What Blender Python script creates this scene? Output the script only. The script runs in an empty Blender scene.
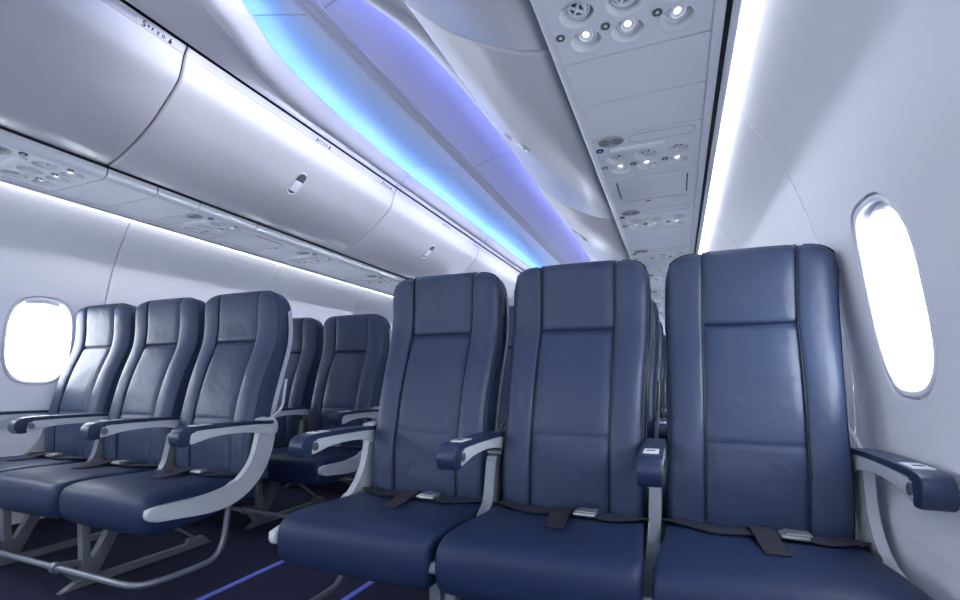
import bpy, bmesh, math
from mathutils import Vector, Matrix

S = bpy.context.scene
COL = S.collection
H = .755                      # eye height above the cabin floor
XC = -1.28                    # cabin centre line
ORD = ['first', 'second', 'third', 'fourth', 'fifth', 'sixth', 'seventh', 'eighth', 'ninth', 'tenth']

# ------------------------------------------------------------------ materials
def mat(name, col, rough=.5, metal=0, spec=.5, coat=0, emit=None, estr=0):
    m = bpy.data.materials.new(name); m.use_nodes = True
    b = m.node_tree.nodes['Principled BSDF']
    b.inputs['Base Color'].default_value = (*col, 1)
    b.inputs['Roughness'].default_value = rough
    b.inputs['Metallic'].default_value = metal
    b.inputs['Specular IOR Level'].default_value = spec
    b.inputs['Coat Weight'].default_value = coat
    if emit:
        b.inputs['Emission Color'].default_value = (*emit, 1)
        b.inputs['Emission Strength'].default_value = estr
    return m

def noise_bump(m, scale, strength, dist=.002, detail=4, stretch=(1, 1, 1), second=None, colvar=None, distort=0):
    nt = m.node_tree; N = nt.nodes; L = nt.links; b = N['Principled BSDF']
    tc = N.new('ShaderNodeTexCoord'); mp = N.new('ShaderNodeMapping'); mp.inputs['Scale'].default_value = stretch
    L.new(tc.outputs['Object'], mp.inputs['Vector'])
    n = N.new('ShaderNodeTexNoise'); n.inputs['Scale'].default_value = scale; n.inputs['Detail'].default_value = detail
    n.inputs['Distortion'].default_value = distort
    L.new(mp.outputs['Vector'], n.inputs['Vector'])
    bp = N.new('ShaderNodeBump'); bp.inputs['Strength'].default_value = strength; bp.inputs['Distance'].default_value = dist
    L.new(n.outputs['Fac'], bp.inputs['Height']); last = bp
    if second:
        n2 = N.new('ShaderNodeTexNoise'); n2.inputs['Scale'].default_value = second[0]; n2.inputs['Detail'].default_value = 2
        n2.inputs['Distortion'].default_value = second[3] if len(second) > 3 else 0
        L.new(mp.outputs['Vector'], n2.inputs['Vector'])
        b2 = N.new('ShaderNodeBump'); b2.inputs['Strength'].default_value = second[1]; b2.inputs['Distance'].default_value = second[2]
        L.new(n2.outputs['Fac'], b2.inputs['Height']); L.new(bp.outputs['Normal'], b2.inputs['Normal']); last = b2
    L.new(last.outputs['Normal'], b.inputs['Normal'])
    if colvar:
        r = N.new('ShaderNodeValToRGB'); r.color_ramp.elements[0].position = .3; r.color_ramp.elements[1].position = .7
        r.color_ramp.elements[0].color = (*colvar[0], 1); r.color_ramp.elements[1].color = (*colvar[1], 1)
        L.new(n.outputs['Fac'], r.inputs['Fac']); L.new(r.outputs['Color'], b.inputs['Base Color'])
    return m

M = {}
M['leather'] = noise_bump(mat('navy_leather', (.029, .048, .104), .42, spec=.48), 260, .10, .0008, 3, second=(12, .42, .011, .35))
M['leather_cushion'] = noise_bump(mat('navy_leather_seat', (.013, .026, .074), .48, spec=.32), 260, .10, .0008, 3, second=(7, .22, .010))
M['piping'] = mat('dark_piping', (.008, .012, .028), .45)
M['arm_navy'] = noise_bump(mat('navy_armrest_plastic', (.016, .03, .078), .36), 500, .1, .0005)
M['grey'] = noise_bump(mat('light_grey_plastic', (.50, .53, .58), .38), 400, .05, .0005)
M['shell'] = mat('pale_grey_shell', (.55, .57, .66), .32)
M['steel'] = mat('grey_painted_metal', (.19, .215, .255), .36, metal=.35)
M['chrome'] = mat('brushed_steel', (.72, .73, .76), .22, metal=1)
M['button'] = mat('satin_button', (.22, .23, .26), .32, metal=.6)
M['buckle'] = mat('buckle_metal', (.40, .41, .43), .36, metal=.8)
M['belt'] = noise_bump(mat('charcoal_webbing', (.028, .028, .042), .75, spec=.25), 120, .5, .001, 1, (1, 6, 1))
M['plate'] = mat('white_label_plate', (.75, .77, .82), .35)
M['dark'] = mat('dark_gap', (.01, .011, .015), .6)
M['wall'] = noise_bump(mat('sidewall_panel', (.81, .825, .89), .30, spec=.45), 700, .04, .0004)
M['bin'] = noise_bump(mat('bin_white', (.61, .62, .66), .26, spec=.5), 800, .04, .0003)
M['psu'] = noise_bump(mat('service_panel_grey', (.74, .78, .85), .42), 900, .06, .0003)
M['bowl'] = mat('service_bowl_grey', (.82, .84, .88), .28)
M['soffit'] = mat('soffit_white', (.88, .885, .93), .36)
M['crown'] = mat('ceiling_crown', (.66, .665, .72), .33)
M['rail'] = mat('ceiling_rail', (.56, .57, .66), .4)
M['grille'] = mat('speaker_grey', (.42, .44, .48), .45)
M['gasket'] = mat('black_gasket', (.02, .02, .022), .5)
M['blue'] = mat('blue_button', (.01, .025, .16), .3)
M['darkbutton'] = mat('dark_grey_button', (.10, .115, .13), .35)
M['ink'] = mat('black_ink', (.015, .016, .025), .6)
M['red'] = mat('red_mark', (.6, .04, .03), .5)
M['carpet'] = noise_bump(mat('navy_carpet', (.012, .013, .032), .95, spec=.1), 900, .8, .003, 2, colvar=((.018, .019, .040), (.046, .049, .095)))
M['track'] = mat('photoluminescent_strip', (.10, .13, .5), .5, emit=(.12, .16, .80), estr=.12)
M['led_white'] = mat('white_led', (1, 1, 1), .5, emit=(.96, .97, 1), estr=5.5)
M['led_left'] = mat('sky_blue_led', (1, 1, 1), .5, emit=(.10, .36, 1), estr=17)
M['led_right'] = mat('violet_blue_led', (1, 1, 1), .5, emit=(.23, .28, 1), estr=48)
M['lens'] = mat('lamp_lens', (1, 1, 1), .3, emit=(1, 1, 1), estr=3.5)
M['dome'] = mat('fill_lamp_lens', (1, 1, 1), .3, emit=(.93, .95, 1), estr=6)  # glow of the unseen fill lamps added ahead of the seats
M['dado'] = noise_bump(mat('dado_panel', (.76, .775, .84), .36), 300, .3, .001, 1)
# dado has a fine woven print
def glass():
    m = bpy.data.materials.new('window_pane'); m.use_nodes = True; nt = m.node_tree; nt.nodes.clear()
    o = nt.nodes.new('ShaderNodeOutputMaterial'); mx = nt.nodes.new('ShaderNodeMixShader')
    t = nt.nodes.new('ShaderNodeBsdfTransparent'); g = nt.nodes.new('ShaderNodeBsdfGlossy'); g.inputs['Roughness'].default_value = .02
    mx.inputs[0].default_value = .05; nt.links.new(t.outputs[0], mx.inputs[1]); nt.links.new(g.outputs[0], mx.inputs[2])
    nt.links.new(mx.outputs[0], o.inputs['Surface']); return m
M['glass'] = glass()

# ------------------------------------------------------------------ helpers
def link(o, parent=None):
    COL.objects.link(o)
    if parent: o.parent = parent
    return o

def obj(name, bm, m, parent=None, loc=None, angle=40, smooth=True, merge=True):
    if merge: bmesh.ops.remove_doubles(bm, verts=bm.verts, dist=1e-5)
    bmesh.ops.recalc_face_normals(bm, faces=bm.faces)
    me = bpy.data.meshes.new(name); bm.to_mesh(me); bm.free()
    ms = m if isinstance(m, (list, tuple)) else [m]
    for k in ms: me.materials.append(k)
    if smooth:
        me.polygons.foreach_set('use_smooth', [True] * len(me.polygons))
        me.set_sharp_from_angle(angle=math.radians(angle))
    o = bpy.data.objects.new(name, me)
    if loc: o.location = loc
    return link(o, parent)

def tag(o, label, cat, group=None):
    o['label'] = label; o['category'] = cat
    if group: o['group'] = group
    return o

def struct(o, label=None, cat=None):
    o['kind'] = 'structure'
    if label: o['label'] = label
    if cat: o['category'] = cat
    return o

def thing(name, label, cat, loc=(0, 0, 0), group=None):
    o = bpy.data.objects.new(name, None); o.empty_display_size = .05; o.location = loc
    link(o); return tag(o, label, cat, group)

def copy_tree(o, parent=None):
    c = o.copy(); COL.objects.link(c)
    if parent: c.parent = parent
    for ch in list(o.children): copy_tree(ch, c)
    return c

def skin(bm, loops, closed=True, cap=True, close_path=False, mi=0):
    """bridge a list of equal length point loops"""
    V = [[bm.verts.new(p) for p in l] for l in loops]; n = len(V[0])
    R = range(len(V)) if close_path else range(len(V) - 1)
    for i in R:
        a, b = V[i], V[(i + 1) % len(V)]
        for j in range(n if closed else n - 1):
            k = (j + 1) % n
            try: bm.faces.new((a[j], a[k], b[k], b[j])).material_index = mi
            except ValueError: pass
    if cap and closed and not close_path:
        for l in (V[0], V[-1]):
            try: bm.faces.new(l).material_index = mi
            except ValueError: pass
    return V

def box(bm, a, b, bev=0, seg=2):
    vs = [bm.verts.new((x, y, z)) for x in (a[0], b[0]) for y in (a[1], b[1]) for z in (a[2], b[2])]
    fs = [bm.faces.new([vs[i] for i in f]) for f in ((0, 1, 3, 2), (4, 6, 7, 5), (0, 4, 5, 1), (2, 3, 7, 6), (0, 2, 6, 4), (1, 5, 7, 3))]
    if bev:
        es = list({e for f in fs for e in f.edges})
        bmesh.ops.bevel(bm, geom=es, offset=bev, segments=seg, affect='EDGES', profile=.5)

def tube(bm, pts, r, n=10, cap=True):
    pts = [Vector(p) for p in pts]; loops = []; up = None
    for i, p in enumerate(pts):
        t = (pts[min(i + 1, len(pts) - 1)] - pts[max(i - 1, 0)]).normalized()
        if up is None: up = Vector((0, 0, 1)) if abs(t.z) < .9 else Vector((1, 0, 0))
        s = t.cross(up).normalized(); up = s.cross(t).normalized()
        rr = r[i] if isinstance(r, (list, tuple)) else r
        loops.append([p + (s * math.cos(2 * math.pi * k / n) + up * math.sin(2 * math.pi * k / n)) * rr for k in range(n)])
    skin(bm, loops, cap=cap)

def smooth_path(pts, n=6):
    """Catmull-Rom through points"""
    P = [Vector(p) for p in pts]; out = []
    for i in range(len(P) - 1):
        p0, p1, p2, p3 = P[max(i - 1, 0)], P[i], P[i + 1], P[min(i + 2, len(P) - 1)]
        for k in range(n):
            t = k / n
            out.append(.5 * ((2 * p1) + (p2 - p0) * t + (2 * p0 - 5 * p1 + 4 * p2 - p3) * t * t + (3 * p1 - p0 - 3 * p2 + p3) * t ** 3))
    out.append(P[-1]); return out

def interp(x, T):
    if x <= T[0][0]: return T[0][1]
    for (a, va), (b, vb) in zip(T, T[1:]):
        if x <= b: return va + (vb - va) * (x - a) / (b - a)
    return T[-1][1]

def smoothtab(T, x):
    """monotone-ish smooth interpolation of a table"""
    pts = T
    if x <= pts[0][0]: return pts[0][1]
    if x >= pts[-1][0]: return pts[-1][1]
    for i in range(len(pts) - 1):
        if pts[i][0] <= x <= pts[i + 1][0]:
            x0, y0 = pts[i]; x1, y1 = pts[i + 1]; h = x1 - x0
            m0 = (y1 - pts[i - 1][1]) / (x1 - pts[i - 1][0]) if i > 0 else (y1 - y0) / h
            m1 = (pts[i + 2][1] - y0) / (pts[i + 2][0] - x0) if i + 2 < len(pts) else (y1 - y0) / h
            t = (x - x0) / h
            return (2*t**3-3*t*t+1)*y0 + (t**3-2*t*t+t)*h*m0 + (-2*t**3+3*t*t)*y1 + (t**3-t*t)*h*m1

def lathe(bm, prof, n=24, M4=None, mi=0):
    """prof: (r, z) list; r==0 closes with a fan"""
    rings = []
    for r, z in prof:
        if r < 1e-6: rings.append([Vector((0, 0, z))])
        else: rings.append([Vector((r * math.cos(2*math.pi*k/n), r * math.sin(2*math.pi*k/n), z)) for k in range(n)])
    V = [[bm.verts.new(M4 @ p if M4 else p) for p in l] for l in rings]
    for a, b in zip(V, V[1:]):
        for k in range(n):
            j = (k + 1) % n
            if len(a) == 1 and len(b) == 1: continue
            if len(a) == 1: f = (a[0], b[j], b[k])
            elif len(b) == 1: f = (a[k], a[j], b[0])
            else: f = (a[k], a[j], b[j], b[k])
            bm.faces.new(f).material_index = mi

# ------------------------------------------------------------------ the triple seat
PIT = .483
Y0 = 1.20                                   # seat row reference (row one)
YF = [(-.42, 1.352), (-.3745, 1.350), (-.24, 1.350), (-.166, 1.362), (-.06, 1.388), (.03, 1.417), (.10, 1.445), (.153, 1.464), (.22, 1.473), (.30, 1.474), (.40, 1.478)]
YB = [(-.42, 1.47), (-.30, 1.475), (-.14, 1.505), (0, 1.545), (.166, 1.585), (.30, 1.580), (.40, 1.565)]
def side_loop(zb, zt, inf, inb, r=.03, nf=22, lift=0.0):
    """closed outline of the seat back in (y,z) at one x station (camera-height z)"""
    pts = []
    for i in range(nf):
        z = zb + (zt - r - zb) * i / (nf - 1)
        pts.append((smoothtab(YF, z) + inf, z))
    yf = smoothtab(YF, zt - r) + inf; yb = smoothtab(YB, zt - r) - inb
    rr = min(r, (yb - yf) * .45)
    for k in range(1, 6):
        a = math.pi / 2 * k / 5
        pts.append((yf + rr * (1 - math.cos(a)), zt - r + r * math.sin(a)))
    for k in range(0, 5):
        a = math.pi / 2 * k / 5
        pts.append((yb - rr * (1 - math.sin(a)), zt - r + r * math.cos(a)))
    for i in range(nf // 2):
        z = zt - r - (zt - r - zb) * (i + 1) / (nf // 2)
        pts.append((smoothtab(YB, z) - inb, z))
    return pts

def place(x, pts): return [(x, y - Y0, z + H) for y, z in pts]
HWT = [(-.42, .214), (-.30, .2135), (-.13, .208), (.02, .2105), (.14, .217), (.40, .218)]
def wx(x, z):
    a = abs(x)
    return x if a < .118 else math.copysign(.118 + (a - .118) * (smoothtab(HWT, z) - .118) / (.206 - .118), x)
def place_wide(cx, x, pts): return [(cx + wx(x, z), y - Y0, z + H) for y, z in pts]
HW = .206
def ztop(x):
    a = abs(x)
    if a < .125: return .372
    t = min(1, (a - .125) / (HW - .125)); return .372 - .058 * (1 - math.sqrt(max(0, 1 - t ** 2.6)))
def bolster(x, z):
    """wing cushions stand a little proud of the centre"""
    a = abs(x); t = (a - .118) / (.198 - .118)
    s = -.010 * max(0, math.sin(math.pi * min(max(t, 0), 1))) ** .7
    return s

def make_backrest(parent, cx):
    st = [(-.206, .042, .012), (-.2045, .026, .006), (-.200, .013, .003), (-.193, .004, .002), (-.182, -.002, 0), (-.165, -.005, 0), (-.145, -.005, 0), (-.128, -.003, 0), (-.1215, .000, 0), (-.1185, .005, 0), (-.1172, .014, 0)]
    st = st + [(-x, a, b) for x, a, b in st[::-1]]
    bm = bmesh.new(); loops = []
    for x, a, b in st:
        loops.append(place_wide(cx, x, side_loop(-.41, ztop(x), a, b + .012, .034)))
    skin(bm, loops)
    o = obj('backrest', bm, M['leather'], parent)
    # centre panels
    def pillow(name, z0, z1, wrap, lab=None):
        bm = bmesh.new(); loops = []; nx = 14; hw = .1164
        for i in range(nx + 1):
            x = -hw + 2 * hw * i / nx; e = 1 - abs(x) / hw
            d = .008 * math.exp(-e * hw / .0035) - .003 * min(1, e * 2)
            pts = []; nz = 24 if wrap else 90
            for k in range(nz + 1):
                z = z0 + (z1 - z0) * k / nz; q = min((z - z0), (z1 - z) if not wrap else 9)
                dz = .010 * math.exp(-q / .005)
                # soft gathered wrinkles next to the lower seam
                wr = .0016 * math.exp(-max(z - z0, 0) / .05) * math.sin(55 * x + 9 * math.sin(30 * x + cx * 7)) if wrap else .0011 * math.sin(34 * z + 6 * x + cx * 5) * math.sin(math.pi * (x + hw) / (2 * hw))
                if not wrap: dz += .0035 * math.exp(-((z + .163) / .0035) ** 2) + .0035 * math.exp(-((z + .172) / .0035) ** 2)
                pts.append((smoothtab(YF, z) + d + dz + wr, z))
            if wrap:
                r = .030; y, z = pts[-1]
                for k in range(1, 7):
                    a = math.pi / 2 * k / 6; pts.append((y + .045 * (1 - math.cos(a)), z + r * math.sin(a)))
                y, z = pts[-1]; pts.append((y + .03, z - .003)); pts.append((y + .03, z - .03))
            pts += [(smoothtab(YF, z1 - .01) + .03, z1 - .01), (smoothtab(YF, z0) + .03, z0 + .002)]
            loops.append(place(cx + x, pts))
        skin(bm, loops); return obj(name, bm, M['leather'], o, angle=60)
    pillow('headrest_pad', .155, .349, True)
    pillow('back_pad', -.405, .149, False)
    # piping: two seams and two outer edges
    for sx in (-1, 1):
        bm = bmesh.new(); P = []
        for i in range(40):
            z = -.405 + .76 * i / 39; P.append((cx + sx * .1172, smoothtab(YF, z) + .0025 - Y0, z + H))
        P += [(cx + sx * .1172, smoothtab(YF, .36) + .012 - Y0, .370 + H), (cx + sx * .1172, smoothtab(YF, .36) + .04 - Y0, .378 + H)]
        tube(bm, P, .0018, 6); obj('seam_piping', bm, M['piping'], o)
        bm = bmesh.new(); P = []
        for i in range(40):
            z = -.405 + .70 * i / 39; P.append((cx + wx(sx * .2042, z), smoothtab(YF, z) + .024 - Y0, z + H))
        for q in (.12, .3, .5, .7, .85, 1):
            x = HW - .003 - (HW - .13) * q * .9; P.append((cx + wx(sx * x, .35), smoothtab(YF, .33) + .024 + .006 * q - Y0, ztop(x) + .001 + H))
        tube(bm, P, .0026, 6); obj('edge_piping', bm, M['piping'], o)
    # hard shell on the back
    bm = bmesh.new(); loops = []
    for x, ins in ((-.209, .016), (-.2085, .006), (-.20, -.003), (-.15, -.006), (0, -.007), (.15, -.006), (.20, -.003), (.2085, .006), (.209, .016)):
        pts = []; zt = ztop(min(abs(x), .2059)) - .03
        for i in range(20):
            z = -.20 + (zt + .20) * i / 19; pts.append((smoothtab(YB, z) - .010 + (-ins), z))
        inner = [(y - .014, z) for y, z in pts[::-1]]
        loops.append(place_wide(cx, x, pts + inner))
    skin(bm, loops); obj('seat_shell', bm, M['shell'], o)
    return o

def make_cushion(parent, cx):
    bm = bmesh.new(); loops = []
    xs = [(-1, .022), (-.996, .013), (-.985, .006), (-.965, .001), (-.92, -.002), (-.8, -.004), (-.6, -.005), (-.3, -.006), (0, -.006)]
    xs = xs + [(-a, b) for a, b in xs[-2::-1]]
    T = [(1.39, -.40, 0), (1.36, -.385, .3), (1.28, -.380, .7), (1.20, -.378, 1), (1.12, -.375, 1), (1.06, -.3745, 1), (1.02, -.3765, 1), (.996, -.381, 1), (.977, -.390, 1),
         (.966, -.406, 1), (.962, -.43, 1), (.963, -.455, 1), (.968, -.478, 1), (.978, -.495, 1), (.996, -.504, 1), (1.06, -.506, 1), (1.2, -.50, .6), (1.38, -.47, .2)]
    P = smooth_path([(0, y, z) for y, z, _ in T], 3)
    cy, cz = 1.2, -.44
    for fx, ins in xs:
        l = []
        for p in P:
            y, z = p.y, p.z
            hw = .233 - .018 * min(1, max(0, (y - 1.02) / .25))
            dy, dz = y - cy, z - cz
            # inset toward the body centre for the rounded sides
            y2 = y + (ins if y < 1.1 else 0) * (1 if y < 1.0 else .3)
            z2 = z - ins * (1 if dz > 0 else -1) * min(1, abs(dz) / .03)
            l.append((cx + fx * hw, y2 - Y0, z2 + H))
        loops.append(l)
    skin(bm, loops)
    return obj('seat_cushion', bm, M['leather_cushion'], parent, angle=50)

def prism(bm, poly, x0, x1, bev=.003, seg=2):
    """extrude a (y,z) outline between x0 and x1 with rounded edges"""
    a = [bm.verts.new((x0, y - Y0, z)) for y, z in poly]; b = [bm.verts.new((x1, y - Y0, z)) for y, z in poly]
    f0 = bm.faces.new(a); f1 = bm.faces.new(b[::-1]); n = len(poly)
    for i in range(n): bm.faces.new((a[i], b[i], b[(i+1) % n], a[(i+1) % n]))
    if bev:
        es = list(f0.edges) + list(f1.edges)
        bmesh.ops.bevel(bm, geom=es, offset=bev, segments=seg, affect='EDGES', profile=.5)

ARM_TOP = [(1.43, .585), (1.36, .588), (1.25, .590), (1.15, .5905), (1.09, .589), (1.062, .585), (1.047, .575), (1.0405, .559), (1.043, .541), (1.049, .529), (1.057, .5245), (1.083, .5265)]
ARM_INNER = [(1.080, .535), (1.077, .555), (1.087, .569), (1.12, .5750), (1.25, .5765), (1.36, .575), (1.43, .571)]
INSERT = [(1.43, .576), (1.36, .579), (1.25, .5805), (1.12, .579), (1.085, .573), (1.071, .560), (1.068, .545), (1.073, .534), (1.088, .531), (1.12, .538), (1.17, .5475), (1.25, .551), (1.33, .546), (1.39, .534), (1.43, .522)]
def make_armrest(parent, x, kind):
    bm = bmesh.new()
    top = [(p.y, p.z) for p in smooth_path([(0, a, b) for a, b in ARM_TOP], 3)]
    inn = [(p.y, p.z) for p in smooth_path([(0, a, b) for a, b in ARM_INNER], 3)]
    prism(bm, top + inn, x - .0255, x + .0255, .004, 3)
    o = obj('armrest', bm, M['arm_navy'], parent, angle=35)
    bm = bmesh.new(); ins = [(p.y, p.z) for p in smooth_path([(0, a, b) for a, b in INSERT], 3)]
    prism(bm, ins, x - .0248, x + .0248, .003, 2); obj('armrest_insert', bm, M['grey'], o, angle=35)
    for s in (-1, 1):
        if kind * s > 0: continue                         # the aisle face of an end armrest has no button
        bm = bmesh.new()
        R = Matrix.Translation((x + s * .0244, 1.094 - Y0, .553)) @ Matrix.Rotation(s * math.pi / 2, 4, 'Y')
        lathe(bm, [(.0125, 0), (.0125, .002), (.0105, .0024), (.0102, .0008), (.009, .0006), (.0088, .0026), (.006, .0030), (0, .0024)], 20, R)
        obj('recline_button', bm, M['button'], o)
    if kind >= -5:
        bm = bmesh.new(); box(bm, (x - .017, 1.10 - Y0, .588), (x + .017, 1.165 - Y0, .5922), .0015)
        p = obj('control_plate', bm, M['plate'], o, angle=30)
        bm = bmesh.new(); box(bm, (x - .009, 1.122 - Y0, .5905), (x + .009, 1.132 - Y0, .5929), 0)
        obj('plate_slot', bm, M['ink'], p)
    return o

SH_OUT = [(.962, .340), (.956, .325), (.962, .308), (.985, .298), (1.06, .290), (1.15, .281), (1.23, .283), (1.30, .305), (1.36, .345), (1.405, .40), (1.435, .465), (1.45, .53), (1.452, .585)]
SH_IN = [(1.378, .585), (1.366, .52), (1.345, .45), (1.31, .40), (1.262, .364), (1.20, .350), (1.126, .343), (1.03, .345), (.985, .346)]
SM_OUT = [(.985, .318), (.978, .305), (.985, .290), (1.06, .284), (1.2, .281), (1.30, .30), (1.38, .36), (1.41, .45), (1.418, .515)]
SM_IN = [(1.352, .515), (1.346, .48), (1.335, .43), (1.32, .385), (1.285, .35), (1.2, .325), (1.1, .320), (1.03, .319)]
def make_spreader(parent, x, end, aisle):
    w = .0115 if end else .016
    out, inn_ = (SH_OUT, SH_IN) if end else (SM_OUT, SM_IN)
    pts = [(p.y, p.z) for p in smooth_path([(0, a, b) for a, b in out], 3)] + [(p.y, p.z) for p in smooth_path([(0, a, b) for a, b in inn_], 3)]
    xo = x - end * .001
    bm = bmesh.new(); prism(bm, pts, xo - w, xo + w, .005, 3)
    o = obj('end_shroud' if end else 'seat_spreader', bm, M['grey'] if end else M['steel'], parent, angle=40)
    if not end:
        bm = bmesh.new(); R = Matrix.Translation((x - .024, 1.385 - Y0, .522)) @ Matrix.Rotation(math.pi / 2, 4, 'Y')
        lathe(bm, [(0, 0), (.009, 0), (.011, .002), (.011, .046), (.009, .048), (0, .048)], 16, R); obj('pivot_pin', bm, M['button'], o)
    if end and end == aisle:
        bm = bmesh.new()
        el = [(1.378, .530), (1.378, .560), (1.378, .594), (1.41, .599), (1.438, .594), (1.454, .577), (1.457, .553), (1.450, .530)]
        prism(bm, el, xo - .0235, xo + .0235, .006, 3); obj('elbow_cap', bm, M['grey'], o, angle=40)
    bm = bmesh.new()
    P = smooth_path([(xo, 1.41 - Y0, .575), (xo, 1.45 - Y0, .60), (xo - end * .006, 1.50 - Y0, .635), (xo - end * .018, 1.525 - Y0, .70), (xo - end * .024, 1.540 - Y0, .75)], 5)
    tube(bm, P, .0055, 8); obj('recline_arm', bm, M['steel'] if not end else M['shell'], o)
    return o

def ribbon(bm, pts, w, th=.0022):
    """flat belt: pts = (x,y,z); width across the travel in plan"""
    P = smooth_path(pts, 5); loops = []
    for i, p in enumerate(P):
        t = P[min(i+1, len(P)-1)] - P[max(i-1, 0)]; t.normalize()
        s = Vector((-t.y, t.x, 0)).normalized()
        loops.append([p + s * w/2, p - s * w/2, p - s * w/2 + Vector((0, 0, th)), p + s * w/2 + Vector((0, 0, th))])
    skin(bm, loops)

def make_belt(parent, cx):
    zt = H - .371
    bm = bmesh.new()
    ribbon(bm, [(cx - .222, 1.36 - Y0, zt - .012), (cx - .19, 1.325 - Y0, zt), (cx - .15, 1.295 - Y0, zt + .002), (cx - .09, 1.264 - Y0, zt + .002), (cx - .03, 1.266 - Y0, zt + .006), (cx + .05, 1.268 - Y0, zt + .008)], .046)
    ribbon(bm, [(cx + .095, 1.266 - Y0, zt + .006), (cx + .13, 1.264 - Y0, zt + .002), (cx + .16, 1.277 - Y0, zt + .003), (cx + .195, 1.305 - Y0, zt + .001), (cx + .222, 1.35 - Y0, zt - .012)], .046)
    o = obj('seat_belt', bm, M['belt'], parent, angle=30)
    bm = bmesh.new()
    ribbon(bm, [(cx - .005, 1.305 - Y0, zt + .004), (cx - .002, 1.29 - Y0, zt + .014), (cx + .003, 1.25 - Y0, zt + .014), (cx + .008, 1.19 - Y0, zt + .006), (cx + .012, 1.132 - Y0, zt + .003)], .05)
    obj('belt_tail', bm, M['belt'], o, angle=30)
    bm = bmesh.new(); box(bm, (cx + .036, 1.243 - Y0, zt + .004), (cx + .096, 1.289 - Y0, zt + .015), .005, 2)
    box(bm, (cx + .046, 1.245 - Y0, zt + .0145), (cx + .099, 1.287 - Y0, zt + .019), .002, 2)
    obj('buckle', bm, M['buckle'], o, angle=30)
    return o

def make_leg(parent, x):
    bm = bmesh.new(); t = .016
    prism(bm, [(1.022, .262), (1.048, .262), (1.048, .10), (1.060, .085), (1.150, .262), (1.192, .262), (1.075, .030), (1.028, .024)], x - t, x + t, .003)
    prism(bm, [(1.046, .262), (1.155, .262), (1.135, .225), (1.046, .235)], x - .006, x + .006, 0)
    prism(bm, [(.962, 0), (.985, .010), (1.02, .030), (1.08, .034), (1.10, .024), (1.42, .024), (1.425, .046), (1.49, .042), (1.525, .004), (1.525, 0)], x - .013, x + .013, .002)
    prism(bm, [(1.452, .040), (1.475, .030), (1.195, .262), (1.16, .262)], x - .012, x + .012, .002)
    o = obj('leg', bm, M['steel'], parent, angle=35)
    bm = bmesh.new()
    R = Matrix.Translation((x - .012, .957 - Y0, .095)) @ Matrix.Rotation(math.pi / 2, 4, 'Y')
    lathe(bm, [(.0105, 0), (.018, 0), (.018, .024), (.0105, .024), (.0105, 0)], 18, R)
    prism(bm, [(.97, .108), (1.03, .098), (1.03, .076), (.97, .083)], x - .009, x + .009, .002)
    prism(bm, [(.965, .083), (.985, .083), (1.035, .03), (1.01, .024)], x - .007, x + .007, .001)
    obj('bar_clamp', bm, M['steel'], o, angle=35)
    return o

def make_row(label, aisle):
    r = thing('triple_seat', label, 'airline seats', (0, Y0, 0), 'rows of three navy seats')
    for k in (-1, 0, 1):
        make_cushion(r, k * PIT); make_backrest(r, k * PIT); make_belt(r, k * PIT)
    for k in range(4):
        x = (k - 1.5) * PIT; e = -1 if k == 0 else 1 if k == 3 else 0
        make_spreader(r, x, e, aisle); make_armrest(r, x, e)
    for x in (-.26, .26): make_leg(r, x)
    # beams under the cushions and the luggage restraint bar
    for y, z in ((1.10, .262), (1.34, .27)):
        bm = bmesh.new(); tube(bm, [(-.62, y - Y0, z), (.62, y - Y0, z)], .016, 14); obj('seat_beam', bm, M['steel'], r)
    bm = bmesh.new()
    half = [(.705, 1.262 - Y0, .285), (.705, 1.257 - Y0, .235), (.705, 1.240 - Y0, .15), (.705, 1.205 - Y0, .104), (.705, 1.15 - Y0, .095), (.700, 1.03 - Y0, .095), (.672, .972 - Y0, .095), (.61, .957 - Y0, .095)]
    P = smooth_path(half, 6) + [Vector((0, .957 - Y0, .095))] + [Vector((-p.x, p.y, p.z)) for p in smooth_path(half, 6)[::-1]]
    tube(bm, P, .0105, 12); obj('baggage_bar', bm, M['steel'], r)
    return r

XL_ROW, XR_ROW = -2.263, -.2965
front = make_row('large front row of three navy seats beside the right sidewall window', -1)
front.location.x = XR_ROW
RP = .76
for side, x, n in (('right', XR_ROW, 9), ('left', XL_ROW, 5)):
    for k in range(n):
        if k == 0:
            if side == 'left': front = make_row('front row of three navy seats across the aisle, by the left oval window', 1); front.location.x = x
            continue
        r = copy_tree(front); r.location = (x, Y0 + RP * k, 0)

        r['label'] = '%s row of three navy seats on the %s side, counting from the front' % (ORD[k], side)

# ------------------------------------------------------------------ cabin shell
YA, YZ = -2.965, 10.24
W_PTS = [(1.700, 0), (1.735, .30), (1.750, .555), (1.7495, .70), (1.743, .784), (1.724, .90), (1.695, 1.061), (1.659, 1.167), (1.614, 1.304), (1.570, 1.401), (1.518, 1.490), (1.458, 1.589), (1.440, 1.612)]
WP = smooth_path([(o, 0, z) for o, z in W_PTS], 8)
WL = [0]
for a, b in zip(WP, WP[1:]): WL.append(WL[-1] + (b - a).length)
def wp(s):
    s = min(max(s, 0), WL[-1])
    for i in range(len(WL) - 1):
        if s <= WL[i + 1]:
            t = (s - WL[i]) / (WL[i + 1] - WL[i]); p = WP[i].lerp(WP[i + 1], t); d = (WP[i + 1] - WP[i]).normalized(); return p, Vector((d.z, 0, -d.x))
def s_of_z(z):
    for i in range(len(WP) - 1):
        if WP[i].z <= z <= WP[i + 1].z: return WL[i] + (z - WP[i].z) / (WP[i + 1].z - WP[i].z) * (WL[i + 1] - WL[i])
def wall_pt(side, y, s, d=0):
    p, n = wp(s); p = p + n * d; return Vector((XC + side * p.x, y, p.z))

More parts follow.
